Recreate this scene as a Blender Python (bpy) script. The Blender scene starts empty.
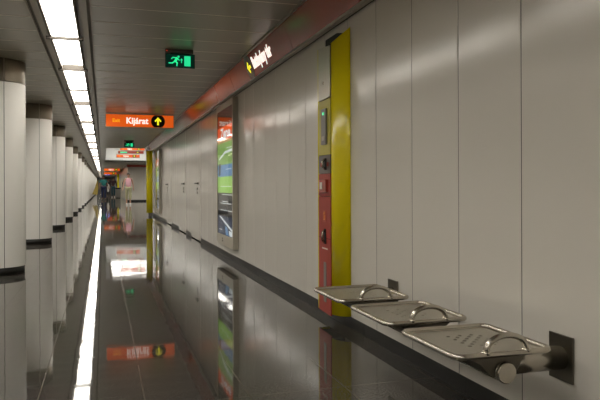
import bpy, bmesh, math, random
from mathutils import Vector, Matrix
random.seed(4)
SC = bpy.context.scene
COL = SC.collection
PI = math.pi

# ------------------------------------------------------------------ camera, world, exposure
YAW, ROLL = math.radians(17.1), math.radians(-0.2)
cd = bpy.data.cameras.new('camera'); cam = bpy.data.objects.new('camera', cd); COL.objects.link(cam)
cam.matrix_world = (Matrix.Translation((0, 0, 1.0)) @ Matrix.Rotation(-YAW, 4, 'Z')
                    @ Matrix.Rotation(PI/2, 4, 'X') @ Matrix.Rotation(ROLL, 4, 'Z'))
cd.lens = 38.4; cd.sensor_width = 36; cd.shift_y = -14.2/600; cd.clip_start = .05; cd.clip_end = 300
SC.camera = cam
w = bpy.data.worlds.new('world'); SC.world = w; w.use_nodes = True
w.node_tree.nodes['Background'].inputs[0].default_value = (.5, .48, .42, 1)
w.node_tree.nodes['Background'].inputs[1].default_value = .02
SC.view_settings.view_transform = 'Standard'; SC.view_settings.look = 'None'
SC.view_settings.exposure = 0.60; SC.view_settings.gamma = 1
LAMP = 9.0            # radiance of the lamp diffusers

# ------------------------------------------------------------------ materials
def mat(name, col, rough=.5, metal=0, emis=0, ecol=None, coat=0, noise=0, nscale=20, bump=0, aniso=0):
    m = bpy.data.materials.new(name); m.use_nodes = True
    nt = m.node_tree; b = nt.nodes['Principled BSDF']
    b.inputs['Base Color'].default_value = (*col, 1)
    b.inputs['Roughness'].default_value = rough
    b.inputs['Metallic'].default_value = metal
    b.inputs['Coat Weight'].default_value = coat
    b.inputs['Anisotropic'].default_value = aniso
    if emis:
        b.inputs['Emission Color'].default_value = (*(ecol or col), 1)
        b.inputs['Emission Strength'].default_value = emis
    if noise or bump:
        tc = nt.nodes.new('ShaderNodeTexCoord'); n = nt.nodes.new('ShaderNodeTexNoise')
        n.inputs['Scale'].default_value = nscale; n.inputs['Detail'].default_value = 4
        nt.links.new(tc.outputs['Object'], n.inputs['Vector'])
        if noise:
            mx = nt.nodes.new('ShaderNodeMix'); mx.data_type = 'RGBA'
            mx.inputs[6].default_value = (*[c*(1-noise) for c in col], 1)
            mx.inputs[7].default_value = (*[min(1, c*(1+noise)) for c in col], 1)
            nt.links.new(n.outputs['Fac'], mx.inputs[0]); nt.links.new(mx.outputs[2], b.inputs['Base Color'])
        if bump:
            bp = nt.nodes.new('ShaderNodeBump'); bp.inputs['Strength'].default_value = bump
            bp.inputs['Distance'].default_value = .01
            nt.links.new(n.outputs['Fac'], bp.inputs['Height']); nt.links.new(bp.outputs['Normal'], b.inputs['Normal'])
    return m

def granite():
    m = bpy.data.materials.new('polished_granite'); m.use_nodes = True
    nt = m.node_tree; b = nt.nodes['Principled BSDF']; L = nt.links.new; N = nt.nodes.new
    tc = N('ShaderNodeTexCoord'); sp = N('ShaderNodeSeparateXYZ'); L(tc.outputs['Object'], sp.inputs[0])
    def mth(op, a, b2=None):
        n = N('ShaderNodeMath'); n.operation = op
        for i, v in enumerate((a, b2)):
            if v is None: continue
            if isinstance(v, (int, float)): n.inputs[i].default_value = v
            else: L(v, n.inputs[i])
        return n.outputs[0]
    def joint(out, off, pitch, w):
        f = mth('FRACT', mth('DIVIDE', mth('ADD', out, 200*pitch - off), pitch))
        d = mth('ABSOLUTE', mth('SUBTRACT', f, .5))
        return mth('GREATER_THAN', d, .5 - w/pitch/2)
    jx = joint(sp.outputs['X'], .184, .48, .006); jy = joint(sp.outputs['Y'], .1, .96, .005)
    j = mth('MAXIMUM', jx, jy)
    n1 = N('ShaderNodeTexNoise'); n1.inputs['Scale'].default_value = 110; n1.inputs['Detail'].default_value = 3
    n2 = N('ShaderNodeTexNoise'); n2.inputs['Scale'].default_value = 2.2; n2.inputs['Detail'].default_value = 3
    v = N('ShaderNodeTexVoronoi'); v.inputs['Scale'].default_value = 90
    for n in (n1, n2, v): L(tc.outputs['Object'], n.inputs['Vector'])
    cr = N('ShaderNodeValToRGB'); cr.color_ramp.elements[0].position = .36; cr.color_ramp.elements[0].color = (.030, .027, .022, 1)
    cr.color_ramp.elements[1].position = .66; cr.color_ramp.elements[1].color = (.115, .104, .086, 1)
    L(n1.outputs['Fac'], cr.inputs[0])
    mx = N('ShaderNodeMix'); mx.data_type = 'RGBA'; mx.blend_type = 'MULTIPLY'; mx.inputs[0].default_value = .35
    L(cr.outputs[0], mx.inputs[6]); L(n2.outputs['Color'], mx.inputs[7])
    mj = N('ShaderNodeMix'); mj.data_type = 'RGBA'; L(j, mj.inputs[0]); L(mx.outputs[2], mj.inputs[6])
    mj.inputs[7].default_value = (.105, .092, .072, 1)
    L(mj.outputs[2], b.inputs['Base Color'])
    r = N('ShaderNodeMapRange'); r.inputs[3].default_value = .02; r.inputs[4].default_value = .06
    L(n2.outputs['Fac'], r.inputs[0]); 
    rj = mth('ADD', r.outputs[0], mth('MULTIPLY', j, .12)); L(rj, b.inputs['Roughness'])
    b.inputs['IOR'].default_value = 1.36
    bp = N('ShaderNodeBump'); bp.inputs['Strength'].default_value = .05; bp.inputs['Distance'].default_value = .02
    L(n2.outputs['Fac'], bp.inputs['Height']); L(bp.outputs['Normal'], b.inputs['Normal'])
    return m

M = dict(
    floor=granite(),
    plinth=mat('dark_granite', (.012, .011, .009), .45, noise=.4, nscale=60),
    panel=mat('enamel_panel', (.68, .645, .585), .17, noise=.02, nscale=3),
    column=mat('column_enamel', (.80, .775, .73), .34),
    ceil=mat('ceiling_plank', (.36, .335, .265), .34, metal=.1, noise=.06, nscale=30),
    seam=mat('ceiling_seam_glint', (.85, .80, .68), .4, metal=.1),  # paler than the planks, painting in the light that the seams catch
    channel=mat('channel_metal', (.44, .39, .33), .42, metal=.1),
    trim=mat('anodised_trim', (.42, .38, .32), .35, metal=.6),
    gap=mat('dark_gap', (.012, .011, .01), .7),
    white=mat('white_paint', (.80, .80, .78), .5),
    lamp=mat('lamp_diffuser', (.9, .9, .9), .5, emis=LAMP, ecol=(1.0, .96, .875)),
    coffer_lamp=mat('coffer_lamp', (.9, .9, .9), .5, emis=6.0, ecol=(1.0, .97, .9)),
    band=mat('red_band', (.36, .055, .038), .17, noise=.05, nscale=5),
    orange=mat('lit_orange', (.5, .08, .01), .3, emis=.40, ecol=(1.0, .14, .010)),
    deepred=mat('lit_dark_red', (.30, .03, .02), .3, emis=0.195, ecol=(.6, .06, .03)),
    ltext=mat('lit_white_letters', (.9, .85, .8), .4, emis=0.702, ecol=(1, .86, .78)),
    lyellow=mat('lit_yellow', (.9, .8, .02), .4, emis=0.663, ecol=(.95, .85, .02)),
    lorange=mat('lit_amber', (.9, .5, .02), .4, emis=0.585, ecol=(1, .42, .01)),
    black=mat('black_gloss', (.012, .011, .010), .25),
    housing=mat('sign_housing', (.42, .36, .27), .4, metal=.4),
    exitdark=mat('exit_sign_face', (.004, .025, .016), .3, emis=.02, ecol=(.0, .35, .2)),
    exitgreen=mat('exit_sign_green', (.05, .6, .3), .3, emis=0.624, ecol=(.02, .75, .30)),
    redled=mat('red_indicator', (.8, .05, .02), .3, emis=1.5, ecol=(1, .06, .03)),
    yellow=mat('yellow_enamel', (.80, .67, .004), .22),
    yellowmatt=mat('yellow_panel', (.50, .43, .03), .45),
    redpanel=mat('red_panel', (.36, .035, .02), .5),
    darkpanel=mat('dark_panel', (.085, .06, .05), .3),
    brushed=mat('brushed_steel', (.42, .385, .33), .33, metal=1, noise=.08, nscale=40),
    steel=mat('stainless_steel', (.56, .52, .45), .23, metal=1, noise=.05, nscale=30),
    pansteel=mat('matt_stainless', (.52, .49, .42), .5, metal=1, noise=.05, nscale=90),
    darksteel=mat('dark_steel', (.17, .155, .125), .38, metal=1, noise=.15, nscale=15),
    capsteel=mat('column_collar_steel', (.15, .13, .10), .42, metal=.9, noise=.2, nscale=5),
    greyplastic=mat('grey_device', (.20, .19, .17), .4),
    frame=mat('beige_frame', (.47, .43, .35), .4),
    glass=None,
    handle=mat('handle_metal', (.12, .11, .10), .3, metal=.9),
    blue=mat('blue_light', (.1, .2, .9), .4, emis=1.6, ecol=(.15, .25, 1)),
    enddark=mat('end_wall_grey', (.10, .095, .09), .6),
)
def glass():
    m = bpy.data.materials.new('display_glass'); m.use_nodes = True
    nt = m.node_tree; nt.nodes.clear(); N = nt.nodes.new
    o = N('ShaderNodeOutputMaterial'); g = N('ShaderNodeBsdfGlossy'); g.inputs['Roughness'].default_value = .02
    t = N('ShaderNodeBsdfTransparent'); mx = N('ShaderNodeMixShader'); f = N('ShaderNodeFresnel'); f.inputs[0].default_value = 1.5
    nt.links.new(f.outputs[0], mx.inputs[0]); nt.links.new(t.outputs[0], mx.inputs[1]); nt.links.new(g.outputs[0], mx.inputs[2])
    nt.links.new(mx.outputs[0], o.inputs[0]); return m
M['glass'] = glass()
M['shade'] = mat('channel_groove_shade', (.17, .15, .12), .6)  # darker than the channel metal, shade of the groove put into its colour
M['crossbar'] = mat('crossbar_paint', (.06, .05, .04), .6)

# ------------------------------------------------------------------ mesh helpers
class MB:
    def __init__(s): s.bm = bmesh.new(); s.mats = []
    def mi(s, m):
        if m not in s.mats: s.mats.append(m)
        return s.mats.index(m)
    def face(s, pts, m, smooth=False):
        f = s.bm.faces.new([s.bm.verts.new(p) for p in pts]); f.material_index = s.mi(m); f.smooth = smooth; return f
    def box(s, a, b, m, bevel=0):
        x0, y0, z0 = a; x1, y1, z1 = b
        v = [s.bm.verts.new(p) for p in ((x0,y0,z0),(x1,y0,z0),(x1,y1,z0),(x0,y1,z0),(x0,y0,z1),(x1,y0,z1),(x1,y1,z1),(x0,y1,z1))]
        fs = [s.bm.faces.new([v[i] for i in q]) for q in ((3,2,1,0),(4,5,6,7),(0,1,5,4),(1,2,6,5),(2,3,7,6),(3,0,4,7))]
        for f in fs: f.material_index = s.mi(m)
        if bevel:
            es = list({e for f in fs for e in f.edges})
            r = bmesh.ops.bevel(s.bm, geom=es, offset=bevel, segments=2, profile=.5, affect='EDGES')
            for f in r['faces']: f.material_index = s.mi(m)
    def prism(s, poly, m, f3, d0, d1, smooth=False):
        """poly: 2d outline, f3(u, v, d) -> 3d point"""
        A = [s.bm.verts.new(f3(u, v, d0)) for u, v in poly]; B = [s.bm.verts.new(f3(u, v, d1)) for u, v in poly]
        k = s.mi(m); n = len(poly)
        for q in (A[::-1], B): s.bm.faces.new(q).material_index = k
        for i in range(n):
            f = s.bm.faces.new((A[i], A[(i+1) % n], B[(i+1) % n], B[i])); f.material_index = k; f.smooth = smooth
    def tube(s, pts, r, m, seg=12, closed=False, caps=True):
        pts = [Vector(p) for p in pts]; n = len(pts); rings = []; k = s.mi(m)
        rr = r if isinstance(r, (list, tuple)) else [r]*n
        up = None
        for i, p in enumerate(pts):
            a = pts[(i-1) % n] if (closed or i > 0) else p; b = pts[(i+1) % n] if (closed or i < n-1) else p
            t = (b - a).normalized()
            if up is None:
                up = Vector((0, 0, 1)) if abs(t.z) < .9 else Vector((1, 0, 0))
            x = up - t*up.dot(t)
            if x.length < 1e-4: x = t.orthogonal()
            x.normalize(); up = x; y = t.cross(x)
            rings.append([s.bm.verts.new(p + (x*math.cos(2*PI*j/seg) + y*math.sin(2*PI*j/seg))*rr[i]) for j in range(seg)])
        for i in range(n if closed else n-1):
            A, B = rings[i], rings[(i+1) % n]
            for j in range(seg):
                f = s.bm.faces.new((A[j], A[(j+1) % seg], B[(j+1) % seg], B[j])); f.smooth = True; f.material_index = k
        if caps and not closed:
            s.bm.faces.new(rings[0][::-1]).material_index = k; s.bm.faces.new(rings[-1]).material_index = k
    def ball(s, c, r, m, seg=12, sc=(1, 1, 1)):
        mt = Matrix.Translation(c) @ Matrix.Diagonal((*sc, 1))
        g = bmesh.ops.create_uvsphere(s.bm, u_segments=seg, v_segments=seg//2+2, radius=r, matrix=mt)
        fs = {f for v in g['verts'] for f in v.link_faces}
        for f in fs: f.smooth = True; f.material_index = s.mi(m)
    def build(s, name, parent=None):
        bmesh.ops.recalc_face_normals(s.bm, faces=s.bm.faces)
        me = bpy.data.meshes.new(name); s.bm.to_mesh(me); s.bm.free()
        for m in s.mats: me.materials.append(m)
        o = bpy.data.objects.new(name, me); COL.objects.link(o)
        if parent: o.parent = parent
        return o
def tag(o, label=None, cat=None, group=None, kind=None):
    for k, v in (('label', label), ('category', cat), ('group', group), ('kind', kind)):
        if v: o[k] = v
    return o
def thing(name, label, cat, loc=(0, 0, 0), group=None):
    o = bpy.data.objects.new(name, None); COL.objects.link(o); o.location = loc; o.empty_display_size = .1
    return tag(o, label, cat, group)
def struct(mb, name): return tag(mb.build(name), kind='structure')
def kids(o): return [c for c in bpy.data.objects if c.parent == o]
def dup(root, loc, label=None, group=None):
    def cp(o, par):
        c = o.copy(); COL.objects.link(c); c.parent = par
        for ch in kids(o): cp(ch, c)
        return c
    ch = kids(root); r = root.copy(); COL.objects.link(r); r.location = loc
    for c in ch: cp(c, r)
    if label: r['label'] = label
    if group: r['group'] = group
    return r
def text(name, body, size, m, parent, org, ux, uy, bold=0, xs=1, align='LEFT', depth=.002):
    c = bpy.data.curves.new(name, 'FONT'); c.body = body; c.size = size; c.offset = bold; c.extrude = depth
    c.align_x = align; c.resolution_u = 3
    o = bpy.data.objects.new(name, c); COL.objects.link(o)
    dg = bpy.context.evaluated_depsgraph_get(); me = bpy.data.meshes.new_from_object(o.evaluated_get(dg))
    bpy.data.objects.remove(o); bpy.data.curves.remove(c)
    ux = Vector(ux).normalized(); uy = Vector(uy).normalized(); uz = ux.cross(uy)
    R = Matrix((ux*xs, uy, uz)).transposed().to_4x4()
    me.transform(Matrix.Translation(org) @ R)
    me.materials.clear(); me.materials.append(m)
    t = bpy.data.objects.new(name, me); COL.objects.link(t); t.parent = parent
    return t
def circle(cx, cy, r, n=28): return [(cx + r*math.cos(2*PI*i/n), cy + r*math.sin(2*PI*i/n)) for i in range(n)]

# ------------------------------------------------------------------ setting
WX = 1.65            # face of the panelled wall
CZ = 2.45            # ceiling height
Y0, Y1 = -6.0, 105.0
JA, JB = 24.8, 44.0  # side passage opens between these
b = MB(); b.box((-4.3, Y0, -.2), (12, Y1, 0), M['floor']); struct(b, 'floor')

def panels(mb, along, a0, a1, n, face, z0, z1, m, bow=.0012, axis='x', sgn=-1, gap=.004):
    """cushion-shaped enamel panels; face = coordinate of the wall face"""
    W = (a1-a0)/n
    for k in range(n):
        p0, p1 = a0 + k*W + gap/2, a0 + (k+1)*W - gap/2
        tilt = random.uniform(-.5, .5)*bow; bw = bow*random.uniform(.4, 1.3)
        U = 8; V = 6; grid = []
        ph = random.uniform(0, 6)
        for i in range(U+1):
            u = (0, .008, .016, .25, .5, .75, .984, .992, 1)[i]; row = []
            for j in range(V+1):
                v = j/V; a = p0 + (p1-p0)*u
                d = bw*(1-(2*u-1)**2) + tilt*(2*u-1) + .6*bow*math.sin(v*5+ph)*(1-(2*u-1)**2)
                if i in (0, U): d -= .002
                c = face + sgn*d
                row.append(mb.bm.verts.new((c, a, z0+(z1-z0)*v) if axis == 'x' else (a, c, z0+(z1-z0)*v)))
            grid.append(row)
        mk = mb.mi(m)
        for i in range(U):
            for j in range(V):
                f = mb.bm.faces.new((grid[i][j], grid[i+1][j], grid[i+1][j+1], grid[i][j+1])); f.smooth = True; f.material_index = mk

# right wall: enamel panels on a dark backing, broken by three service doors
wall_top = 2.19; pb = .085
doors = [(11.40, 12.60, 11.66), (13.50, 14.70, 13.76), (16.50, 17.70, 17.42)]
b = MB()
b.box((WX+.012, Y0, pb), (WX+.25, JA, CZ+.05), M['gap'])
P = .4895
segs = [(2.258-P*17, 2.258+P*10), (2.258+P*10, 2.258+P*18), (2.258+P*18, 11.40), (12.60, 13.50), (14.70, 16.50), (17.70, JA)]
for a0, a1 in segs: panels(b, 'y', a0, a1, max(1, round((a1-a0)/P)), WX, pb, wall_top, M['panel'], bow=.00035 if a0 < 0 else .0014)
b.box((WX-.004, JA, pb), (WX+.25, JA+.02, CZ+.05), M['panel'])
struct(b, 'wall_right')
b = MB()
for a0, a1 in [(Y0, 11.40), (12.60, 13.50), (14.70, 16.50), (17.70, JA+.02)]:
    n = max(1, round((a1-a0)/1.2)); L = (a1-a0)/n
    for k in range(n): b.box((WX+.006, a0+k*L+.001, 0), (WX+.25, a0+(k+1)*L-.001, pb), M['plinth'])
struct(b, 'baseboard_right')
for i, (a0, a1, s) in enumerate(doors):
    b = MB()
    lo, hi = (s+.003, a1-.003) if s-a0 < a1-s else (a0+.003, s-.003)
    b.box((WX-.003, lo, .02), (WX+.012, hi, wall_top-.01), M['panel'], .003)
    d = struct(b, 'door_%d' % (i+1))
    b = MB(); l2, h2 = (a0+.003, s-.003) if s-a0 < a1-s else (s+.003, a1-.003)
    b.box((WX-.003, l2, .02), (WX+.012, h2, wall_top-.01), M['panel'], .003); b.build('side_leaf', d)
    for sg in (-1, 1):
        b = MB(); b.box((WX-.010, s+sg*.07-.02, 1.03), (WX-.003, s+sg*.07+.02, 1.07), M['handle'], .002)
        b.tube([(WX-.01, s+sg*.07, 1.05), (WX-.045, s+sg*.07, 1.05), (WX-.045, s+sg*.19, 1.05)], .010, M['handle'], 8)
        b.build('handle', d)
    b = MB(); b.prism(circle(s+.07, .95, .024, 16), M['handle'], lambda u, v, q: (q, u, v), WX-.012, WX-.003); b.build('lock_cylinder', d)
    b = MB(); b.prism(circle(s+.07, .88, .02, 16), M['handle'], lambda u, v, q: (q, u, v), WX-.010, WX-.003); b.build('keyhole_cover', d)

# red band along the wall head, tilted towards the walkway
bx_b, bz_b, bx_t, bz_t = 1.600, 2.175, 1.500, 2.45
b = MB(); y = 5.38 - 2.58*4
while y < JA:
    e = min(y+2.574, JA)
    b.prism([(bx_b, bz_b+.012), (bx_t+.004, bz_t-.014), (WX+.01, bz_t-.014), (WX+.01, bz_b+.012)], M['band'], lambda u, v, q: (u, q, v), y, e)
    y += 2.58
struct(b, 'trim_1')
b = MB()
b.prism([(1.488, 2.43), (1.488, 2.45), (1.52, 2.45), (1.52, 2.43)], M['trim'], lambda u, v, q: (u, q, v), Y0, JA)
b.prism([(1.590, 2.165), (1.590, 2.189), (1.625, 2.189), (1.625, 2.165)], M['trim'], lambda u, v, q: (u, q, v), Y0, JA)
b.prism([(1.625, 2.175), (1.625, 2.190), (WX+.01, 2.190), (WX+.01, 2.175)], M['gap'], lambda u, v, q: (u, q, v), Y0, JA)
struct(b, 'trim_2')

# other walls
b = MB(); b.box((-4.5, Y0, .09), (-4.29, Y1, CZ+.05), M['gap']); panels(b, 'y', Y0, Y1, 110, -4.28, .09, CZ, M['panel'], sgn=1)
struct(b, 'wall_left')
b = MB(); b.box((-4.5, Y0, 0), (-4.285, Y1, .09), M['plinth']); struct(b, 'baseboard_left')
b = MB(); b.box((-4.3, Y0-.2, 0), (WX+.25, Y0, CZ+.05), M['panel']); struct(b, 'wall_back')
b = MB(); b.box((-4.3, Y1, 0), (12, Y1+.2, CZ+.05), M['enddark']); struct(b, 'wall_end')
b = MB(); b.box((1.55, JB+.012, .10), (12, JB+.2, CZ+.05), M['gap'])
panels(b, 'x', 1.55, 12.05, 10, JB, .10, 2.27, M['panel'], axis='y')
b.box((1.55, JB+.01, 2.17), (1.8, Y1, CZ+.05), M['gap']); b.box((1.562, JB+.012, .1), (1.8, Y1, CZ+.05), M['gap'])
panels(b, 'y', JB, Y1, 60, 1.55, .10, 2.27, M['panel'])
struct(b, 'wall_far')
b = MB(); b.box((1.555, JB+.005, 0), (12, JB+.2, .10), M['plinth']); b.box((1.555, JB+.2, 0), (1.8, Y1, .10), M['plinth']); struct(b, 'baseboard_far')
b = MB(); b.box((1.50, JB-.05, 2.27), (12, JB+.012, CZ), M['band']); b.box((1.50, JB+.012, 2.27), (1.6, Y1, CZ), M['band']); struct(b, 'trim_3')
b = MB(); b.box((12, JA-.2, 0), (12.2, JB+.2, CZ+.05), M['panel']); struct(b, 'wall_side')
b = MB(); b.box((WX+.25, JA-.18, .0), (12, JA+.02, CZ+.05), M['panel']); struct(b, 'wall_near_side')

# ceiling: metal planks across the passage, seams 0.5 m apart, two lamp channels, a raised coffer at the junction
CH = [(-2.66, -2.16), (-.583, -.085)]
COF = (.12, 2.9, 25.2, 39.0)
b = MB()
def planks(x0, x1, ya, yb, seam_w=.016):
    y = math.floor((ya-.4)/.5)*.5 + .4
    while y < yb:
        a, e = max(y, ya), min(y+.5, yb)
        if e-a > .02:
            b.face([(x0, a, CZ), (x1, a, CZ), (x1, e, CZ), (x0, e, CZ)], M['ceil'])
            if a == y:
                b.box((x0, a-seam_w/2, CZ-.0015), (x1, a+seam_w/2, CZ+.001), M['seam'])
        y += .5
planks(-4.3, CH[0][0], Y0, Y1); planks(CH[0][1], CH[1][0], Y0, Y1)
planks(CH[1][1], WX+.02, Y0, COF[2]); planks(CH[1][1], COF[0], COF[2], COF[3]); planks(COF[1], 12, JA, JB+.1)
planks(CH[1][1], COF[1], COF[3], JB+.05); planks(CH[1][1], 1.6, JB+.05, Y1)
for x0, x1, ya, yb in ((-4.3, CH[0][0], Y0, Y1), (CH[0][1], CH[1][0], Y0, Y1), (CH[1][1], COF[0], Y0, Y1), (COF[0], 12, Y0, COF[2]), (COF[0], 12, COF[3], Y1), (COF[1], 12, COF[2], COF[3])):
    b.box((x0, ya, CZ+.002), (x1, yb, CZ+.08), M['ceil'])
for x0, x1 in CH: b.box((x0, Y0, CZ+.075), (x1, Y1, CZ+.12), M['channel'])
struct(b, 'ceiling')
b = MB()
for x0, x1 in CH:
    for xe, s in ((x0, 1), (x1, -1)):
        b.box((min(xe, xe+s*.012), Y0, CZ-.012), (max(xe, xe+s*.012), Y1, CZ+.03), M['channel'])
        b.box((min(xe+s*.012, xe+s*.04), Y0, CZ+.012), (max(xe+s*.012, xe+s*.04), Y1, CZ+.03), M['shade'])
        b.box((min(xe+s*.04, xe+s*.095), Y0, CZ-.004), (max(xe+s*.04, xe+s*.095), Y1, CZ+.03), M['channel'])
struct(b, 'trim_4')
cx0, cx1, cy0, cy1 = COF; HZ = CZ+.95
b = MB(); t = .03
b.box((cx0-t, cy0-t, CZ), (cx0, cy1+t, HZ), M['white']); b.box((cx1, cy0-t, CZ), (cx1+t, cy1+t, HZ), M['white'])
b.box((cx0, cy0-t, CZ), (cx1, cy0, HZ), M['white']); b.box((cx0, cy1, CZ), (cx1, cy1+t, HZ), M['white'])
b.box((cx0-t, cy0-t, HZ), (cx1+t, cy1+t, HZ+t), M['white'])
struct(b, 'trim_5')

# ------------------------------------------------------------------ ceiling lamps (1.73 m pitch)
def lamp(loc, label, group, tall=False, lm='lamp'):
    t = thing('ceiling_lamp', label, 'ceiling lamp', loc, group)
    b = MB(); x0, x1 = -.1175, .1175
    b.box((x0-.014, -.865, 0), (x0-.002, .865, .085), M['channel']); b.box((x1+.002, -.865, 0), (x1+.014, .865, .085), M['channel'])
    b.box((x0-.002, -.865, .075), (x1+.002, .865, .085), M['channel']); b.build('housing', t)
    b = MB(); b.box((x0, -.862, .052), (x1, .862, .072), M[lm]); b.build('diffuser', t)
    b = MB(); b.box((x0-.05, .846, -.026), (x1+.05, .884, .0), M['crossbar'], .002); 
    if tall: b.box((x0, .850, .0), (x1, .880, .05), M['crossbar'])
    b.build('crossbar', t)
    return t
ordn = ['nearest', 'second', 'third', 'fourth', 'fifth', 'sixth', 'seventh', 'eighth', 'ninth', 'tenth', 'eleventh', 'twelfth']
protos = {}; LP = 1.73; nv = 0
for s, (xc, gname) in enumerate(((-.345, 'fluorescent lamps in the ceiling strip over the walkway'), (-2.41, 'fluorescent lamps in the ceiling strip behind the columns'))):
    y = 6.52-.865-LP*6; k = 0
    while y < Y1-1:
        if s == 0:
            if y < 4: lb = 'rectangular fluorescent ceiling lamp overhead, nearer than the photo shows'
            elif nv < 12: lb = 'bright rectangular ceiling lamp in the long strip, %s from the camera' % ordn[nv]; nv += 1
            else: lb = 'small distant ceiling lamp at the far end of the long bright strip'
        else: lb = 'ceiling lamp in the parallel strip hidden behind the row of round columns'
        if k % 2 not in protos: protos[k % 2] = lamp((xc, y, CZ-.018), lb, gname, k % 2 == 1)
        else: dup(protos[k % 2], (xc, y, CZ-.018), lb, gname)
        y += LP; k += 1
M['fill_lamp'] = mat('fill_lamp_diffuser', (.9, .9, .9), .5, emis=LAMP*1.5, ecol=(1.0, .96, .875))  # for unseen lamps added round the corner to brighten the facing wall
proto = None
for k in range(12):
    loc = (3.9+2.1*(k % 4), (42.4, 40.2, 35)[k//4], CZ-.09); lb = 'unseen lamp added in the side passage to brighten the facing wall'; g = 'added side passage fill lamps'
    if proto is None: proto = o = lamp(loc, lb, g, False, 'fill_lamp')
    else: o = dup(proto, loc, lb, g)
    o.rotation_euler.z = PI/2
t = thing('coffer_light', 'white luminous light field in the raised ceiling over the junction', 'ceiling light', ((cx0+cx1)/2, (cy0+cy1)/2, HZ-.05))
b = MB(); b.box((-1.2, -6.6, .02), (1.2, 6.6, .05), M['trim']); b.build('housing', t)
b = MB()
for k in range(6):
    yy = -6.0+k*2.3; b.box((-1.1, yy, 0), (1.1, yy+.5, .02), M['coffer_lamp'])
b.build('diffuser', t)

# ------------------------------------------------------------------ columns
def column(loc, label, group):
    R = .32; H = CZ; t = thing('round_column', label, 'column', loc, group); n = 6; off = math.radians(-66)
    b = MB(); z0, z1 = .088, H-.265
    for k in range(n):
        A0 = off + 2*PI*k/n + .010; A1 = off + 2*PI*(k+1)/n - .010; S = 12
        rows = [[b.bm.verts.new((R*math.cos(A0+(A1-A0)*i/S), R*math.sin(A0+(A1-A0)*i/S), z)) for i in range(S+1)] for z in (z0, z1)]
        mk = b.mi(M['column'])
        for i in range(S):
            f = b.bm.faces.new((rows[0][i], rows[0][i+1], rows[1][i+1], rows[1][i])); f.smooth = True; f.material_index = mk
    def cyl(bb, r, za, zb, m, S=48):
        bb.prism(circle(0, 0, r, S), m, lambda u, v, q: (u, v, q), za, zb, True)
    cyl(b, R-.006, z0, z1, M['gap']); b.build('cladding', t)
    b = MB(); cyl(b, R-.012, 0, z0, M['plinth']); b.build('base', t)
    b = MB(); mk = b.mi(M['capsteel']); z0, z1 = H-.258, H-.003
    for k in range(n):
        A0 = off + 2*PI*k/n + .018; A1 = off + 2*PI*(k+1)/n - .018; S = 12
        rows = [[b.bm.verts.new(((R+.004)*math.cos(A0+(A1-A0)*i/S), (R+.004)*math.sin(A0+(A1-A0)*i/S), z)) for i in range(S+1)] for z in (z0, z1)]
        for i in range(S):
            f = b.bm.faces.new((rows[0][i], rows[0][i+1], rows[1][i+1], rows[1][i])); f.smooth = True; f.material_index = mk
    cyl(b, R-.004, H-.265, H, M['trim']); b.build('collar', t)
    return t
proto = None; k = 0; y = 8.13-4.15
while y < Y1-2:
    if k == 0: lb = 'round white column standing nearer than the photo shows'
    elif k <= 6: lb = 'round white column with steel collar, %s in the row from the camera' % ordn[k-1]
    else: lb = 'distant round white column blending into the far end of the row'
    g = 'round columns along the walkway'
    if proto is None: proto = column((-1.19, y, 0), lb, g)
    else: dup(proto, (-1.19, y, 0), lb, g)
    y += 4.15; k += 1

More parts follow.
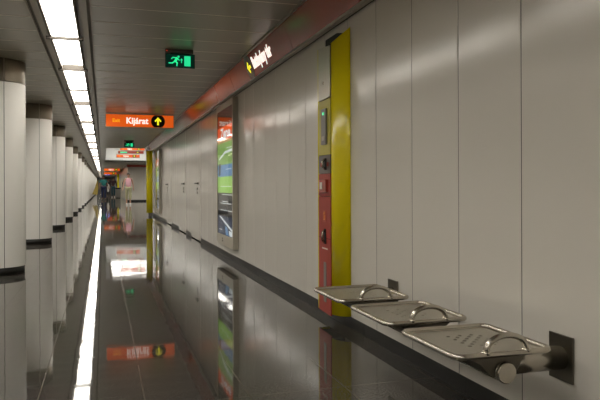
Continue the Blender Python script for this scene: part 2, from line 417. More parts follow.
# ------------------------------------------------------------------ bench: three steel seats on a rail
def bench():
    t = thing('steel_bench', 'wall-mounted steel bench of three perforated seats on one round rail', 'bench', (WX, 2.73, -.007))
    ox, oy = WX, 2.73
    def L(x, y, z): return (x-ox, y-oy, z)
    zc = .36
    b = MB(); b.tube([L(1.325, 1.90, zc), L(1.325, 3.56, zc)], .036, M['steel'], 28); b.build('rail', t)
    for yy, in ((1.90,), (3.56,)):
        s = -1 if yy < 2 else 1
        b = MB(); b.tube([L(1.325, yy-s*.002, zc), L(1.325, yy+s*.006, zc), L(1.325, yy+s*.009, zc)], [.0375, .0375, .034], M['steel'], 28); b.build('end_cap', t)
    for yy in (2.01, 3.47):
        b = MB(); b.tube([L(1.34, yy, zc), L(WX-.006, yy, zc)], .044, M['steel'], 28); b.build('support_arm', t)
        b = MB(); b.box(L(WX-.012, yy-.066, zc-.086), L(WX-.004, yy+.064, zc+.086), M['darksteel'], .0015); b.build('wall_plate', t)  # wall plates coloured dark to put in what they reflect
    W, D = .365, .395
    def seat():
        pan_z = 0
        b = MB(); c = .0235; nx = int(W/c); ny = int(D/c); cx = W/nx; cy = D/ny
        m = b.mi(M['pansteel'])
        holes = {(i, j) for j in range(5, 12) for i in range(4, 12) if (i+j) % 2 == 0 and 5 <= j <= 11 and 5 <= i <= 10}
        for i in range(nx):
            for j in range(ny):
                if (i in (0, nx-1)) and (j in (0, ny-1)): pass
                x0, y0 = -W/2+i*cx, -D/2+j*cy
                if (i, j) in holes:
                    out = [(0,0),(.5,0),(1,0),(1,.5),(1,1),(.5,1),(0,1),(0,.5)]
                    ov = [b.bm.verts.new((x0+u*cx, y0+v*cy, 0)) for u, v in out]
                    iv = []; dv = []
                    for u, v in out:
                        a = math.atan2(v-.5, u-.5); iv.append(b.bm.verts.new((x0+cx/2+.0085*math.cos(a), y0+cy/2+.0085*math.sin(a), 0)))
                        dv.append(b.bm.verts.new((x0+cx/2+.0085*math.cos(a), y0+cy/2+.0085*math.sin(a), -.004)))
                    for q in range(8):
                        b.bm.faces.new((ov[q], ov[(q+1) % 8], iv[(q+1) % 8], iv[q])).material_index = m
                        b.bm.faces.new((iv[q], iv[(q+1) % 8], dv[(q+1) % 8], dv[q])).material_index = m
                else:
                    b.face([(x0, y0, 0), (x0+cx, y0, 0), (x0+cx, y0+cy, 0), (x0, y0+cy, 0)], M['pansteel'])
        bmesh.ops.remove_doubles(b.bm, verts=b.bm.verts, dist=1e-5)
        return b
    def rr(hw, hd, r, z, n=7):
        P = []
        for cx, cy, a0 in ((hw-r, hd-r, 0), (-hw+r, hd-r, 90), (-hw+r, -hd+r, 180), (hw-r, -hd+r, 270)):
            for i in range(n+1):
                a = math.radians(a0+90*i/n); P.append((cx+r*math.cos(a), cy+r*math.sin(a), z))
        return P
    cxs = 1.275; cents = [2.03, 2.56, 3.095]; zs = .443
    first = None
    for cy in cents:
        loc = (cxs-ox, cy-oy, zs)
        if first is None:
            pan = seat().build('seat', t); pan.location = loc; first = pan
            b = MB(); b.tube(rr(W/2+.002, D/2+.002, .035, .004), .0105, M['steel'], 12, closed=True); b.build('rim', pan)
            b = MB()
            mk = b.mi(M['steel'])      # inner lip pressed around the pan
            o_ = rr(W/2-.004, D/2-.004, .033, .006); i_ = rr(W/2-.018, D/2-.018, .024, .0006)
            ov = [b.bm.verts.new(p) for p in o_]; iv = [b.bm.verts.new(p) for p in i_]
            for q in range(len(ov)):
                f = b.bm.faces.new((ov[q], ov[(q+1) % len(ov)], iv[(q+1) % len(ov)], iv[q])); f.material_index = mk; f.smooth = True
            b.build('lip', pan)
            b = MB(); pts = []
            for i in range(17):
                a = PI*i/16; pts.append((.006-.078*math.cos(a), -D/2-.002+.004, .008+.056*math.sin(a)**.8))
            b.tube(pts, .0105, M['steel'], 12)
            for e in (-.072, .084): b.tube([(e, -D/2+.002, .006), (e, -D/2+.002, .016)], .015, M['steel'], 14)
            b.build('armrest', pan)
            b = MB()
            prof = [(-.15, -.008), (.165, -.008), (.150, -.022), (.122, -.045), (.105, -.075), (.09, -.098), (.01, -.098), (-.01, -.085), (-.045, -.05), (-.09, -.026)]
            b.prism(prof, M['darksteel'], lambda u, v, q: (u, q, v), -.120, .130); b.build('bracket', pan)
        else:
            def cp(o, par):
                c = o.copy(); COL.objects.link(c); c.parent = par
                for ch in kids(o): cp(ch, c)
                return c
            p2 = first.copy(); COL.objects.link(p2); p2.location = loc
            for ch in kids(first): cp(ch, p2)
    return t
bench()

# ------------------------------------------------------------------ help point: instrument column with yellow wing, set in the wall
def help_point():
    t = thing('help_point', 'tall yellow emergency help point with red and steel panel on the white wall', 'help point', (WX, 4.38, 0))
    def q(x, y, z): return (x-WX, y-4.38, z)
    # footprint corners
    A = (WX, 4.153); B = (1.552, 4.286); C = (1.566, 4.60)
    # yellow wing: convex sheet from the wall out to the front edge, bottom and top cut on the slant
    b = MB(); n = 14; mk = b.mi(M['yellow']); rows = []
    for i in range(n+1):
        s = i/n
        x = A[0]-.003+(B[0]-A[0]+.003)*math.sin(s*PI/2)**1.05; y = A[1]+(B[1]-A[1])*(1-math.cos(s*PI/2))**.85
        dp = .9558*y+.294*x; uu = 103+669.6*x/dp
        zt = 1+(186.5-28-(350-uu)*.85)*dp/640; zb = .088-.003*s
        rows.append([(x, y, zb), (x, y, zt), (x, y)])
    V = [[b.bm.verts.new(q(r[0][0], r[0][1], r[0][2])), b.bm.verts.new(q(r[1][0], r[1][1], r[1][2]))] for r in rows]
    V2 = [[b.bm.verts.new(q(r[0][0]+.006, r[0][1]+.006, r[0][2])), b.bm.verts.new(q(r[1][0]+.006, r[1][1]+.006, r[1][2]))] for r in rows]
    for i in range(n):
        for X in (V, V2):
            f = b.bm.faces.new((X[i][0], X[i+1][0], X[i+1][1], X[i][1])); f.smooth = True; f.material_index = mk
        for e in (0, 1):
            b.bm.faces.new((V[i][e], V[i+1][e], V2[i+1][e], V2[i][e])).material_index = mk
    b.build('yellow_cover', t)
    # body (front face between B and C)
    fx = lambda y: B[0]+.004+(C[0]-B[0])*(y-B[1])/(C[1]-B[1])
    def slab(name, ya, yb, za, zb, m, out=.0, par=t, th=.01, bev=0, zb2=None):
        bb = MB(); z2 = zb if zb2 is None else zb2
        pts = [(ya, za), (yb, za), (yb, z2), (ya, zb)]
        bb.prism(pts, m, lambda u, v, d: q(fx(u)-d, u, v), out, out+th)
        return bb.build(name, par)
    slab('steel_cowl', 4.29, 4.585, 1.635, 2.00, M['brushed'], .002, zb2=2.03)
    slab('call_panel', 4.29, 4.585, 1.225, 1.628, M['yellowmatt'])
    slab('alarm_panel', 4.29, 4.585, 1.09, 1.222, M['darkpanel'])
    slab('fire_alarm_panel', 4.29, 4.585, .925, 1.087, M['redpanel'])
    door = slab('extinguisher_door', 4.29, 4.585, .072, .920, M['redpanel'])
    b = MB(); b.prism([(B[0]+.006, B[1]), (C[0]+.006, C[1]), (WX+.01, C[1]), (WX+.01, B[1])], M['gap'], lambda u, v, d: q(u, v, d), .085, 1.985); b.build('body', t)
    b = MB(); b.prism([(C[0]-.006, C[1]-.014), (C[0]-.006, C[1]+.004), (WX-.003, C[1]+.004), (WX-.003, C[1]-.014)], M['yellow'], lambda u, v, d: q(u, v, d), .075, 2.03); b.build('yellow_edge', t)
    b = MB(); b.prism([(4.27, 2.09), (4.41, 2.12), (4.66, 2.12), (4.66, 1.98), (4.27, 1.98)], M['gap'], lambda u, v, d: q(d, u, v), WX-.007, WX-.003); b.build('recess', t)  # flat dark plate standing for the shade of a hole in the wall
    dv = slab('intercom', 4.36, 4.475, 1.30, 1.56, M['greyplastic'], .01, th=.014)
    slab('green_button', 4.40, 4.43, 1.515, 1.535, M['exitgreen'], .024, dv, .004)
    slab('grille', 4.385, 4.45, 1.33, 1.36, M['brushed'], .024, dv, .003)
    h = slab('alarm_slot', 4.385, 4.43, 1.115, 1.20, M['gap'], .01, th=.006)
    bb = MB(); bb.tube([q(fx(4.405)-.015, 4.405, 1.12), q(fx(4.405)-.034, 4.405, 1.14), q(fx(4.405)-.034, 4.405, 1.175), q(fx(4.405)-.015, 4.405, 1.195)], .008, M['steel'], 8); bb.build('handle', h)
    for yy in (4.335, 4.50): slab('indicator', yy, yy+.025, 1.14, 1.17, M['redpanel'], .01, th=.006)
    c = slab('call_point', 4.35, 4.50, .955, 1.045, M['band'], .01, th=.02)
    slab('push_plate', 4.435, 4.485, .975, 1.025, M['ltext_off'], .03, c, .003)
    slab('symbol_plate', 4.40, 4.475, .735, .82, M['signred'], .01, door, .002)
    bb = MB()
    for (u0, v0, u1, v1) in ((4.455, .75, 4.46, .80), (4.42, .75, 4.455, .757), (4.42, .757, 4.43, .785), (4.43, .79, 4.45, .81)):
        bb.prism([(u0, v0), (u1, v0), (u1, v1), (u0, v1)], M['lorange_off'], lambda u, v, d: q(fx(u)-d, u, v), .012, .0135)
    bb.build('symbol', door)
    hh = slab('handle_recess', 4.40, 4.445, .575, .685, M['gap'], .01, door, .004)
    bb = MB(); bb.tube([q(fx(4.42)-.014, 4.42, .585), q(fx(4.42)-.032, 4.42, .605), q(fx(4.42)-.032, 4.42, .655), q(fx(4.42)-.014, 4.42, .675)], .009, M['steel'], 10); bb.build('pull_handle', door)
    slab('door_seam', 4.29, 4.585, .615, .618, M['gap'], .01, door, .001)
    slab('vent_slot', 4.395, 4.455, .15, .44, M['greyplastic'], .01, door, .003)
    slab('inscription', 4.36, 4.50, .535, .545, M['ltext_off'], .01, door, .001)
    slab('key_lock', 4.44, 4.452, 1.74, 1.765, M['steel'], .012, None or t, .006)
    return t
M['ltext_off'] = mat('white_enamel', (.72, .66, .58), .4)
M['lorange_off'] = mat('amber_print', (.75, .25, .04), .4)
M['signred'] = mat('sign_red_print', (.42, .05, .02), .4)
help_point()

# ------------------------------------------------------------------ backlit poster cases
def poster_case(y0, y1, label, kindp):
    x = 1.580; yc = (y0+y1)/2
    t = thing('poster_case', label, 'poster case', (WX, yc, 0))
    h = (y1-y0)/2; zb, zt = .19, 2.135; f = .10
    X = x-WX; XB = -.006
    b = MB()
    b.box((X+.012, -h, zb), (XB, h, zt), M['frame'])
    b.build('cabinet', t)
    b = MB()   # front frame
    gz0, gz1 = zb+.14, zt-.085
    b.box((X-.004, -h, zb), (X+.012, -h+f*.55, zt), M['frame'], .002); b.box((X-.004, h-f*.55, zb), (X+.012, h, zt), M['frame'], .002)
    b.box((X-.004, -h+f*.55, zb), (X+.012, h-f*.55, gz0), M['frame']); b.box((X-.004, -h+f*.55, gz1), (X+.012, h-f*.55, zt), M['frame'])
    b.build('frame', t)
    b = MB(); gx = X+.001
    b.face([(gx, -h+f*.55, gz0), (gx, -h+f*.55, gz1), (gx, h-f*.55, gz1), (gx, h-f*.55, gz0)], M['glass']); g = b.build('glass_pane', t)
    if g.data.polygons[0].normal.x > 0: g.data.flip_normals()
    b = MB(); b.box((X-.008, .10, zb+.05), (X-.004, .17, zb+.06), M['gap']); b.prism(circle(.135, zb+.09, .012, 10), M['handle'], lambda u, v, q: (q, u, v), X-.009, X-.004); b.build('lock', t)
    # poster: bands of colour, printed
    ya, yb_ = -h+f*.55, h-f*.55; PX = X+.008
    p = None
    def band(z0, z1, m, name, par, off=0, a=ya, e=yb_):
        bb = MB(); bb.box((PX-off-.001, a, z0), (PX-off, e, z1), m); return bb.build(name, par)
    H = gz1-gz0
    zz = lambda s: gz1-H*s
    base = band(gz0, gz1, M['p_dark'], 'poster', t)
    tw = yb_-ya
    band(zz(.245), zz(.135), M['p_orange'], 'orange_band', base, .001)
    band(zz(.265), zz(.245), M['p_sand'], 'sand_band', base, .001)
    band(zz(.44), zz(.265), M['p_green'], 'green_field', base, .001)
    band(zz(.535), zz(.44), M['p_blue'], 'blue_field', base, .001)
    band(zz(.665), zz(.535), M['p_green2'], 'lime_field', base, .001)
    band(zz(.83), zz(.69), M['p_grey'], 'grey_field', base, .001)
    band(zz(1), zz(.85), M['p_navy'], 'navy_field', base, .001)
    bb = MB()
    def poly(pts, m, off=.0025): bb.prism([(ya+tw*(1-u), zz(v)) for u, v in pts], m, lambda u, v, d: (d, u, v), PX-off-.0005, PX-off)
    poly([(.1, .40), (.5, .355), (1, .345), (1, .325), (.5, .335), (.1, .385)], M['p_white'])
    poly([(.08, .43), (.22, .43), (.18, .52), (.08, .53)], M['p_dark'])
    poly([(.1, .86), (.2, .855), (1, .945), (1, .965)], M['p_white'])
    poly([(.5, .93), (.62, .93), (.75, .995), (.55, .995)], M['p_blue'])
    poly([(.75, .955), (1, .96), (1, .995), (.78, .995)], M['p_white'])
    for v, a, e in ((.475, .55, .9), (.61, .2, .9), (.73, .3, .7), (.745, .2, .9), (.80, .2, .95), (.96, .1, .3), (.675, .3, .98), (.31, .6, .95)):
        poly([(a, v), (e, v), (e, v+.006), (a, v+.006)], M['p_white'])
    bb.build('printing', base)
    text('title', 'Zene', .20, M['p_white'], base, (PX-.003, yb_-tw*.20, zz(.228)), (0, -1, 0), (0, 0, 1), .006, 1.7, depth=.0005)
    return t
for k, c, e in (('p_dark', (.045, .035, .03), .03), ('p_orange', (.75, .12, .02), .55), ('p_sand', (.6, .42, .2), .45), ('p_green', (.32, .50, .16), .45), ('p_blue', (.16, .33, .55), .45),
                ('p_green2', (.36, .62, .13), .5), ('p_grey', (.10, .10, .10), .25), ('p_navy', (.03, .05, .10), .5), ('p_white', (.8, .85, .85), .5)):
    M[k] = mat('backlit_'+k[2:], c, .4, emis=e*.85, ecol=c)
poster_case(8.02, 9.24, 'tall backlit poster case with green and blue poster on the near white wall', 0)
poster_case(19.3, 20.6, 'distant narrow-looking poster case beside the yellow pillar at wall end', 1)

# ------------------------------------------------------------------ hanging signs
def hang_sign(x0, x1, y, z0, z1, label, text1, face='orange', zc=CZ, arrow='up', group=None):
    w = x1-x0; h = z1-z0
    t = thing('exit_direction_sign', label, 'sign', ((x0+x1)/2, y, z0), group)
    b = MB(); b.box((-w/2, .0, 0), (w/2, .10, h), M['housing'], .003); 
    b.build('housing', t)
    b = MB(); b.box((-w/2+.014, -.004, .014), (w/2-.014, .002, h-.010), M[face]); f = b.build('face', t)
    for sx in (-w*.35, w*.35):
        if zc-z1 > .004:
            b = MB(); b.tube([(sx, .05, h), (sx, .05, zc-z0)], .012, M['trim'], 8); b.build('hanger', t)
    cx = w*.26; r = h*.48
    b = MB(); b.prism([(cx+min(max(u, -w), w), min(max(v, .016), h-.012)) for u, v in circle(0, h/2, r*1.08, 36)], M['black'], lambda u, v, q: (u, q, v), -.007, -.004)
    b.build('arrow_disc', t)
    s = h/.27
    if arrow:
        b = MB()
        P = [(-.018, -.075), (.018, -.075), (.018, .02), (.05, -.012), (.068, .010), (0, .085), (-.068, .010), (-.05, -.012), (-.018, .02)]
        if arrow == 'left': P = [(-v, u) for u, v in P]
        b.prism([(cx+u*s, h/2+v*s) for u, v in P], M['lyellow'], lambda u, v, q: (u, q, v), -.011, -.007); b.build('arrow', t)
    if text1:
        text('word', text1, .175*s, M['ltext'], t, (-w*.205, -.0065, h*.30), (1, 0, 0), (0, 0, 1), .0045*s, .93)
        text('small_word', 'Exit', .095*s, M['lorange'], t, (-w*.40, -.0065, h*.40), (1, 0, 0), (0, 0, 1), .0015*s, 1)
    return t
hang_sign(.045, 1.375, 13.1, 2.165, 2.430, 'orange Kijárat exit sign with yellow up arrow, nearest large hanging sign', 'Kijárat')
def at(u, d): return (u-103)*d*.0014934
def Yd(x, d): return (d-x*.294)/.9558
def zat(v, d): return 1+(186.5-v)*d/640
for u0, u1, v0, v1, d, lb, wd, fc, ar in (
    (120, 145, 147.8, 150.6, 28.0, 'orange direction sign, topmost of three stacked against bright ceiling recess', 'Kijárat', 'orange', 'left'),
    (118, 144, 151.0, 153.9, 32.0, 'dark red direction sign between the two orange ones at bright recess', None, 'deepred', 'left'),
    (116.3, 140, 154.6, 157.8, 36.5, 'orange exit sign, lowest of three stacked against bright ceiling recess', 'Kijárat', 'orange', 'up'),
    (103.8, 120, 168.3, 171.2, 52.0, 'small distant orange exit sign above the walking people, higher of two', 'Kijárat', 'orange', 'up'),
    (103.8, 116.6, 172.0, 174.6, 66.0, 'smallest distant orange exit sign right above the walking people', None, 'orange', 'up')):
    x0, x1 = at(u0, d), at(u1, d); z0, z1 = zat(v1, d), zat(v0, d); inside = COF[2] < d/.9558 < COF[3]
    s = hang_sign(x0, x1, Yd((x0+x1)/2, d), z0, z1, lb, wd, fc, zc=(HZ-.07 if inside else CZ), arrow=ar)
    if fc == 'deepred':
        w_ = x1-x0; b = MB(); b.box((-w_*.42, -.0075, (z1-z0)*.3), (-w_*.15, -.004, (z1-z0)*.7), M['exitgreen']); b.build('green_field', s)

# ------------------------------------------------------------------ running-man exit signs
def exit_sign(x, y, z0, label):
    w, h = .31, .145; t = thing('emergency_exit_sign', label, 'sign', (x, y, z0))
    b = MB(); b.box((-w/2, .0, 0), (w/2, .03, h), M['black'], .002); b.build('housing', t)
    b = MB(); b.box((-w/2+.004, -.003, .004), (w/2-.004, .001, h-.004), M['exitdark']); b.build('face', t)
    b = MB(); b.box((-w/2, -.02, CZ-z0-.045), (w/2-.02, .05, CZ-z0-.004), M['exitdark_box'], .003)
    b.box((-.10, .005, h), (.10, .02, CZ-z0-.04), M['black']); b.build('mounting_box', t)
    b = MB(); b.prism(circle(-w/2+.015, CZ-z0-.025, .004, 8), M['redled'], lambda u, v, q: (u, q, v), -.024, -.019); b.build('indicator', t)
    b = MB(); F = lambda u, v, q: (u, q, v); G = M['exitgreen']
    b.prism([(.042, .018), (.108, .018), (.108, .125), (.042, .125)], G, F, -.006, -.003); b.build('door_symbol', t)
    b = MB()
    b.prism([(.008, .05), (.018, .05), (.018, .078), (.028, .078), (.013, .10), (-.002, .078), (.008, .078)], G, F, -.006, -.003); b.build('arrow_symbol', t)
    b = MB()
    def limb(p, q2, wd):
        a, c = Vector(p), Vector(q2); d = (c-a).normalized(); n = Vector((-d.y, d.x))*wd/2
        b.prism([tuple(a+n), tuple(a-n), tuple(c-n), tuple(c+n)], G, F, -.006, -.003)
    b.prism(circle(-.018, .115, .0115, 12), G, F, -.006, -.003)
    limb((-.03, .105), (-.055, .062), .026)      # trunk
    limb((-.035, .10), (-.075, .105), .011); limb((-.075, .108), (-.092, .088), .011)
    limb((-.03, .098), (-.008, .075), .011)
    limb((-.055, .068), (-.030, .048), .015); limb((-.032, .054), (-.036, .014), .014)
    limb((-.058, .066), (-.082, .045), .014); limb((-.078, .045), (-.122, .045), .013)
    b.build('running_figure', t)
    return t
M['exitdark_box'] = mat('sign_mounting_box', (.09, .085, .075), .4, metal=.4)
exit_sign(.785, 6.85, 2.255, 'green running-man exit sign near the camera, hanging from the plank ceiling')
exit_sign(.79, 20.8, 2.23, 'small distant green running-man exit sign beyond the big orange Kijárat sign')

# ------------------------------------------------------------------ lettering on the red band
up = Vector((bx_t+.004-bx_b, 0, (bz_t-.014)-(bz_b+.012))); bl = up.length; up.normalize()
nrm = Vector((0, -1, 0)).cross(up)
t = thing('band_sign', 'white Batthyány tér lettering with yellow arrow on the red wall band', 'sign', (bx_b, 6.38, bz_b+.012))
def bp_(u, v, q): # u along -Y from the sign's left end
    return Vector((0, .68-u, 0)) + up*v + nrm*q
b = MB(); b.prism([(u, min(max(v, .004), bl-.004)) for u, v in circle(.13, bl/2, .150, 40)], M['black'], bp_, .001, .003); b.build('arrow_disc', t)
b = MB(); P = [(-.018, -.075), (.018, -.075), (.018, .02), (.045, -.012), (.068, .010), (0, .085), (-.068, .010), (-.045, -.012), (-.018, .02)]
b.prism([(.13-v*.95, bl/2+u*.95) for u, v in P], M['lyellow'], bp_, .003, .006); b.build('arrow', t)
text('lettering', 'Batthyány tér', .178, M['ltext'], t, tuple(bp_(.30, bl*.33, .003)), (0, -1, 0), tuple(up), .004, .80)

# small CCTV dome at the far end of the band
t = thing('dome_camera', 'small white dome under the ceiling at the far wall corner', 'dome', (1.545, 23.2, 2.36))
b = MB(); b.ball((0, -.02, 0), .085, M['white'], 16); b.build('dome', t)
b = MB(); b.box((-.07, -.03, .04), (.0, .08, .085), M['trim'], .003); b.build('bracket', t)

# ------------------------------------------------------------------ free-standing yellow pillars
def pillar(loc, label):
    t = thing('yellow_pillar', label, 'pillar', loc, 'free-standing yellow pillars')
    b = MB(); prof = [(.105, -.12)] + [(.105-.21*math.sin(PI*i/12)**.0 * 0 - .0, 0) for i in ()]
    pts = [(.10, -.14)] + [(.10-.20*math.sin(PI*i/14), -.14*math.cos(PI*i/14)) for i in range(1, 14)] + [(.10, .14)]
    b.prism(pts, M['yellow'], lambda u, v, q: (u, v, q), .10, 2.20, True); b.build('shell', t)
    b = MB(); b.box((-.03, -.05, 0), (.07, .05, .10), M['darksteel']); b.build('foot', t)
    return t
p = pillar((1.50, 22.3, 0), 'yellow rounded pillar at the end of the white wall, nearer one')
dup(p, (1.36, 63.0, 0), 'far yellow pillar deep in the corridor behind the walking people')
t = thing('litter_bin', 'small dark bin standing by the far corridor wall', 'bin', (1.22, 57.0, 0))
b = MB(); b.box((-.21, -.2, .05), (.21, .2, .78), M['greyplastic'], .03); b.build('body', t)
b = MB(); b.box((-.225, -.215, .78), (.225, .215, .90), M['black'], .03); b.build('lid', t)
b = MB(); b.box((-.17, -.16, 0), (.17, .16, .05), M['black']); b.build('plinth', t)
for u, lb in ((105.8, 'tiny blue light at the dark far end, left one of the pair'), (108.6, 'tiny blue light at the dark far end, right one of the pair')):
    x = at(u, 77); tl = thing('blue_light', lb, 'light', (x, 78, 2.34))
    b = MB(); b.box((-.08, -.05, 0), (.08, .05, .10), M['blue'], .02); b.build('lens', tl); b = MB(); b.box((-.10, -.06, .10), (.10, .06, .109), M['trim']); b.build('mount', tl)

# ------------------------------------------------------------------ people
def skin_mesh(name, verts, edges, radii, m, root=0, parent=None, sub=2, extra=None):
    me = bpy.data.meshes.new(name); me.from_pydata(verts, edges, [])
    o = bpy.data.objects.new(name, me); COL.objects.link(o)
    bm = bmesh.new(); bm.from_mesh(me); lay = bm.verts.layers.skin.verify()
    for i, v in enumerate(bm.verts):
        r = radii[i]; v[lay].radius = (r, r) if isinstance(r, (int, float)) else r
        v[lay].use_root = (i == root)
    bm.to_mesh(me); bm.free()
    md = o.modifiers.new('s', 'SKIN'); md.use_smooth_shade = True
    sb = o.modifiers.new('d', 'SUBSURF'); sb.levels = sub; sb.render_levels = sub
    dg = bpy.context.evaluated_depsgraph_get(); dg.update()
    m2 = bpy.data.meshes.new_from_object(o.evaluated_get(dg)); bpy.data.objects.remove(o)
    if extra:
        bm = bmesh.new(); bm.from_mesh(m2); extra(bm); bm.to_mesh(m2); bm.free()
    for p_ in m2.polygons: p_.use_smooth = True
    m2.materials.clear(); m2.materials.append(m)
    r = bpy.data.objects.new(name, m2); COL.objects.link(r); r.parent = parent; return r

def person(loc, height, face, label, skin, top, pants, shoe, hair, sleeves, crop, stride, arms, female=False, longhair=False):
    t = thing('person', label, 'person', loc, None); t.rotation_euler.z = face; s = height/1.72; t.scale = (s, s, s)
    sh = .165 if female else .195; hw = .085
    st = stride
    def J(side): return dict(
        hip=(side*hw, 0, .90), knee=(side*(hw+.01), -.05-side*st*.45 if side*st > 0 else .02-side*st*.35, .49), ank=(side*(hw+.005), -side*st, .09 if side*st >= 0 else .11),
        toe=(side*(hw+.02), -side*st-.15, .035))
    V = []; E = []; R = []
    def add(p, r, par=None):
        V.append(p); R.append(r); 
        if par is not None: E.append((par, len(V)-1))
        return len(V)-1
    root = add((0, 0, .94), (.13, .10)); sp = add((0, 0, 1.12), (.115, .085), root); ch = add((0, .0, 1.32), (.14, .095), sp)
    ub = add((0, .005, 1.425), (.075, .065), ch); nk = add((0, 0, 1.49), .048, ub); jaw = add((0, -.012, 1.545), (.055, .062), nk)
    hd = add((0, -.005, 1.615), (.072, .088), jaw); cr = add((0, .0, 1.675), (.062, .072), hd)
    for sd in (-1, 1):
        j = J(sd); h = add(j['hip'], .082, root); k = add(j['knee'], .055, h); a = add(j['ank'], .034, k); add(j['toe'], .028, a)
        (ex, ey, ez), (wx, wy, wz) = arms[sd]
        so = add((sd*sh, 0, 1.405), .050, ch); el = add((ex, ey, ez), .038, so); wr = add((wx, wy, wz), .025, el)
        d = (Vector((wx, wy, wz))-Vector((ex, ey, ez))).normalized(); pm = Vector((wx, wy, wz))+d*.07
        pa = add(tuple(pm), (.032, .018), wr)
        for fi, (off, ln) in enumerate(((-.028, .062), (-.010, .075), (.010, .072), (.028, .055))):
            f1 = pm + d*.035 + Vector((0, off, 0)); g = add(tuple(f1), .009, pa); add(tuple(f1+d*ln*.6+Vector((-sd*.012, 0, 0))), .0075, g)
        th = Vector((wx, wy, wz))+d*.03+Vector((-sd*.012, -.032, 0)); g = add(tuple(th), .010, wr); add(tuple(th+d*.04+Vector((0, -.012, 0))), .008, g)
    def feats(bm):
        for c, r, sc in (((0, -.094, 1.605), .016, (.7, 1, 1.3)), ((-.074, 0, 1.61), .02, (.4, .8, 1.3)), ((.074, 0, 1.61), .02, (.4, .8, 1.3))):
            bmesh.ops.create_uvsphere(bm, u_segments=8, v_segments=6, radius=r, matrix=Matrix.Translation(c) @ Matrix.Diagonal((*sc, 1)))
    skin_mesh('body', V, E, R, skin, 0, t, 2, feats)
    for sx in (-1, 1):
        b = MB(); b.ball((sx*.028, -.083, 1.625), .009, M['gap'], 8); b.build('eye', t)
    b = MB(); b.ball((0, -.083, 1.565), .018, M['lip'], 8, (1.2, .5, .4)); b.build('mouth', t)
    # hair
    b = MB(); b.ball((0, .018, 1.655), .098, hair, 16, (.92, 1.05, .95))
    if longhair: b.ball((0, .085, 1.68), .05, hair, 12); b.ball((0, .06, 1.58), .07, hair, 12, (1, .7, 1.2))
    b.build('hair', t)
    # top
    V = []; E = []; R = []
    r0 = add((0, 0, .93), (.150, .118)); a = add((0, 0, 1.12), (.150, .120), r0); c = add((0, -.003, 1.32), (.165 if not female else .185, .122 if not female else .135), a); u = add((0, .003, 1.40), (.125, .095), c); u = add((0, .005, 1.455), (.085, .073), u)
    for sd in (-1, 1):
        (ex, ey, ez), (wx, wy, wz) = arms[sd]; so = add((sd*sh*(.97 if sleeves else .8), 0, 1.405), .064 if sleeves else .05, c)
        if sleeves:
            S = Vector((sd*sh, 0, 1.405)); e = Vector((ex, ey, ez)); 
            if sleeves == 1: add(tuple(S.lerp(e, .75)), .062, so)
            else:
                k = add((ex, ey, ez), .052, so); add(tuple(e.lerp(Vector((wx, wy, wz)), .92)), .040, k)
    skin_mesh('top', V, E, R, top, 0, t)
    V = []; E = []; R = []
    r0 = add((0, 0, .955), (.145, .112))
    for sd in (-1, 1):
        j = J(sd); h = add(j['hip'], .102, r0); k = add(j['knee'], .078, h); K = Vector(j['knee']); A = Vector(j['ank'])
        add(tuple(K.lerp(A, .55 if crop else .93)), .066 if crop else .058, k)
    skin_mesh('trousers', V, E, R, pants, 0, t)
    for sd in (-1, 1):
        j = J(sd); b = MB(); a = Vector(j['ank']); b.ball((a.x, a.y-.055, .045), .058, shoe, 12, (.85, 2.2, .76)); b.build('shoe', t)
    return t
M['lip'] = mat('lips', (.35, .12, .10), .5)
skinm = mat('skin', (.48, .27, .18), .55); skind = mat('skin_tanned', (.30, .16, .10), .55)
pink = mat('pink_cotton', (.74, .40, .47), .8); khaki = mat('khaki_cotton', (.42, .40, .24), .85); shoew = mat('white_shoes', (.8, .78, .74), .5)
hairb = mat('dark_hair', (.025, .015, .012), .5); teal = mat('teal_cotton', (.015, .16, .15), .8); navy = mat('navy_denim', (.025, .035, .09), .85)
maroon = mat('black_maroon_cloth', (.035, .012, .014), .8); dteal = mat('dark_teal_denim', (.02, .065, .085), .85); blk = mat('black_leather', (.015, .013, .015), .4)
ochre = mat('ochre_canvas', (.36, .27, .06), .85); whitec = mat('white_plastic_bag', (.7, .7, .66), .6)
arW = {-1: ((-.245, .03, 1.15), (-.285, -.03, .90)), 1: ((.235, .02, 1.14), (.265, -.05, .88))}
arM = {-1: ((-.27, .05, 1.14), (-.29, -.03, .88)), 1: ((.27, .04, 1.14), (.30, -.06, .88))}
xw = at(128.3, 34.6); yw = Yd(xw, 34.6)
person((xw, yw, 0), 1.73, 0, 'walker in pink sleeveless top and cropped khaki trousers', skinm, pink, khaki, shoew, hairb, 0, True, .05, arW, True, True)
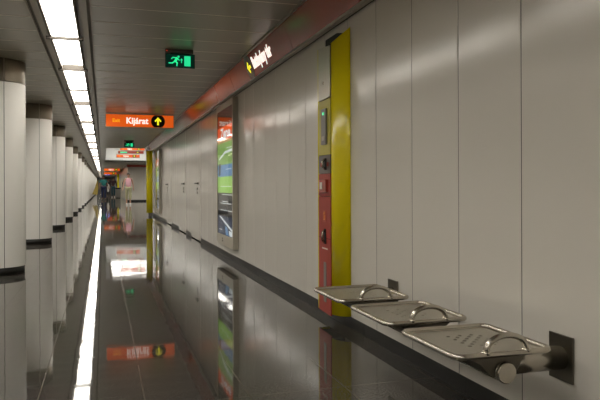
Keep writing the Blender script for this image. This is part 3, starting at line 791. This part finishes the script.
# shoulder bag on her right side (left in the picture)
t = thing('shoulder_bag', 'black shoulder bag hanging beside the pink-topped walker', 'bag', (xw-.275, yw+.22, .93))
b = MB(); b.box((-.05, -.16, 0), (.04, .16, .30), blk, .03); b.build('pouch', t)
b = MB(); b.tube([(-.0, -.13, .29), (.03, -.06, .42), (.085, 0, .545), (.03, .06, .42), (0, .13, .29)], .012, blk, 8); b.build('strap', t)
xt = at(103.6, 47.5); yt = Yd(xt, 47.5)
person((xt, yt, 0), 1.80, .06, 'walker in teal T-shirt and navy trousers carrying a large ochre bag', skind, teal, navy, blk, hairb, 1, False, .13, arM)
t = thing('carrier_bag', 'large ochre fabric bag carried beside the teal-shirted walker', 'bag', (xt-.47, yt-.07, .38))
b = MB()
b.prism([(-.36, .04), (.02, 0), (.10, .50), (.07, 1.03), (.0, 1.05), (-.14, .55)], ochre, lambda u, v, q: (u, q, v), -.09, .09)
bmesh.ops.bevel(b.bm, geom=list(b.bm.edges), offset=.025, segments=2, affect='EDGES')
b.build('sack', t)
b = MB(); b.tube([(.03, 0, 1.03), (.10, .02, 1.10), (.17, .03, 1.085)], .02, ochre, 8); b.build('strap', t)
xm = at(113.2, 58); ym = Yd(xm, 58)
person((xm, ym, 0), 1.83, -.05, 'walker in dark maroon top and dark trousers behind the teal-shirted one', skind, maroon, dteal, shoew, hairb, 2, False, -.14, arM)
t = thing('plastic_bag', 'long white bag held by the dark-topped walker', 'bag', (xm-.43, ym-.05, .52))
b = MB(); b.prism([(-.10, .0), (.06, .0), (.09, .55), (.04, .70), (-.02, .70), (-.09, .5)], whitec, lambda u, v, q: (u, q, v), -.06, .06)
bmesh.ops.bevel(b.bm, geom=list(b.bm.edges), offset=.02, segments=2, affect='EDGES'); b.build('sack', t)
# third figure, mostly hidden between the two
x3 = at(108.0, 64); y3 = Yd(x3, 64)
person((x3, y3, 0), 1.72, 0, 'dark-clothed walker farthest away, mostly hidden between the two in front', skind, blk, blk, blk, hairb, 2, False, .1, arM)
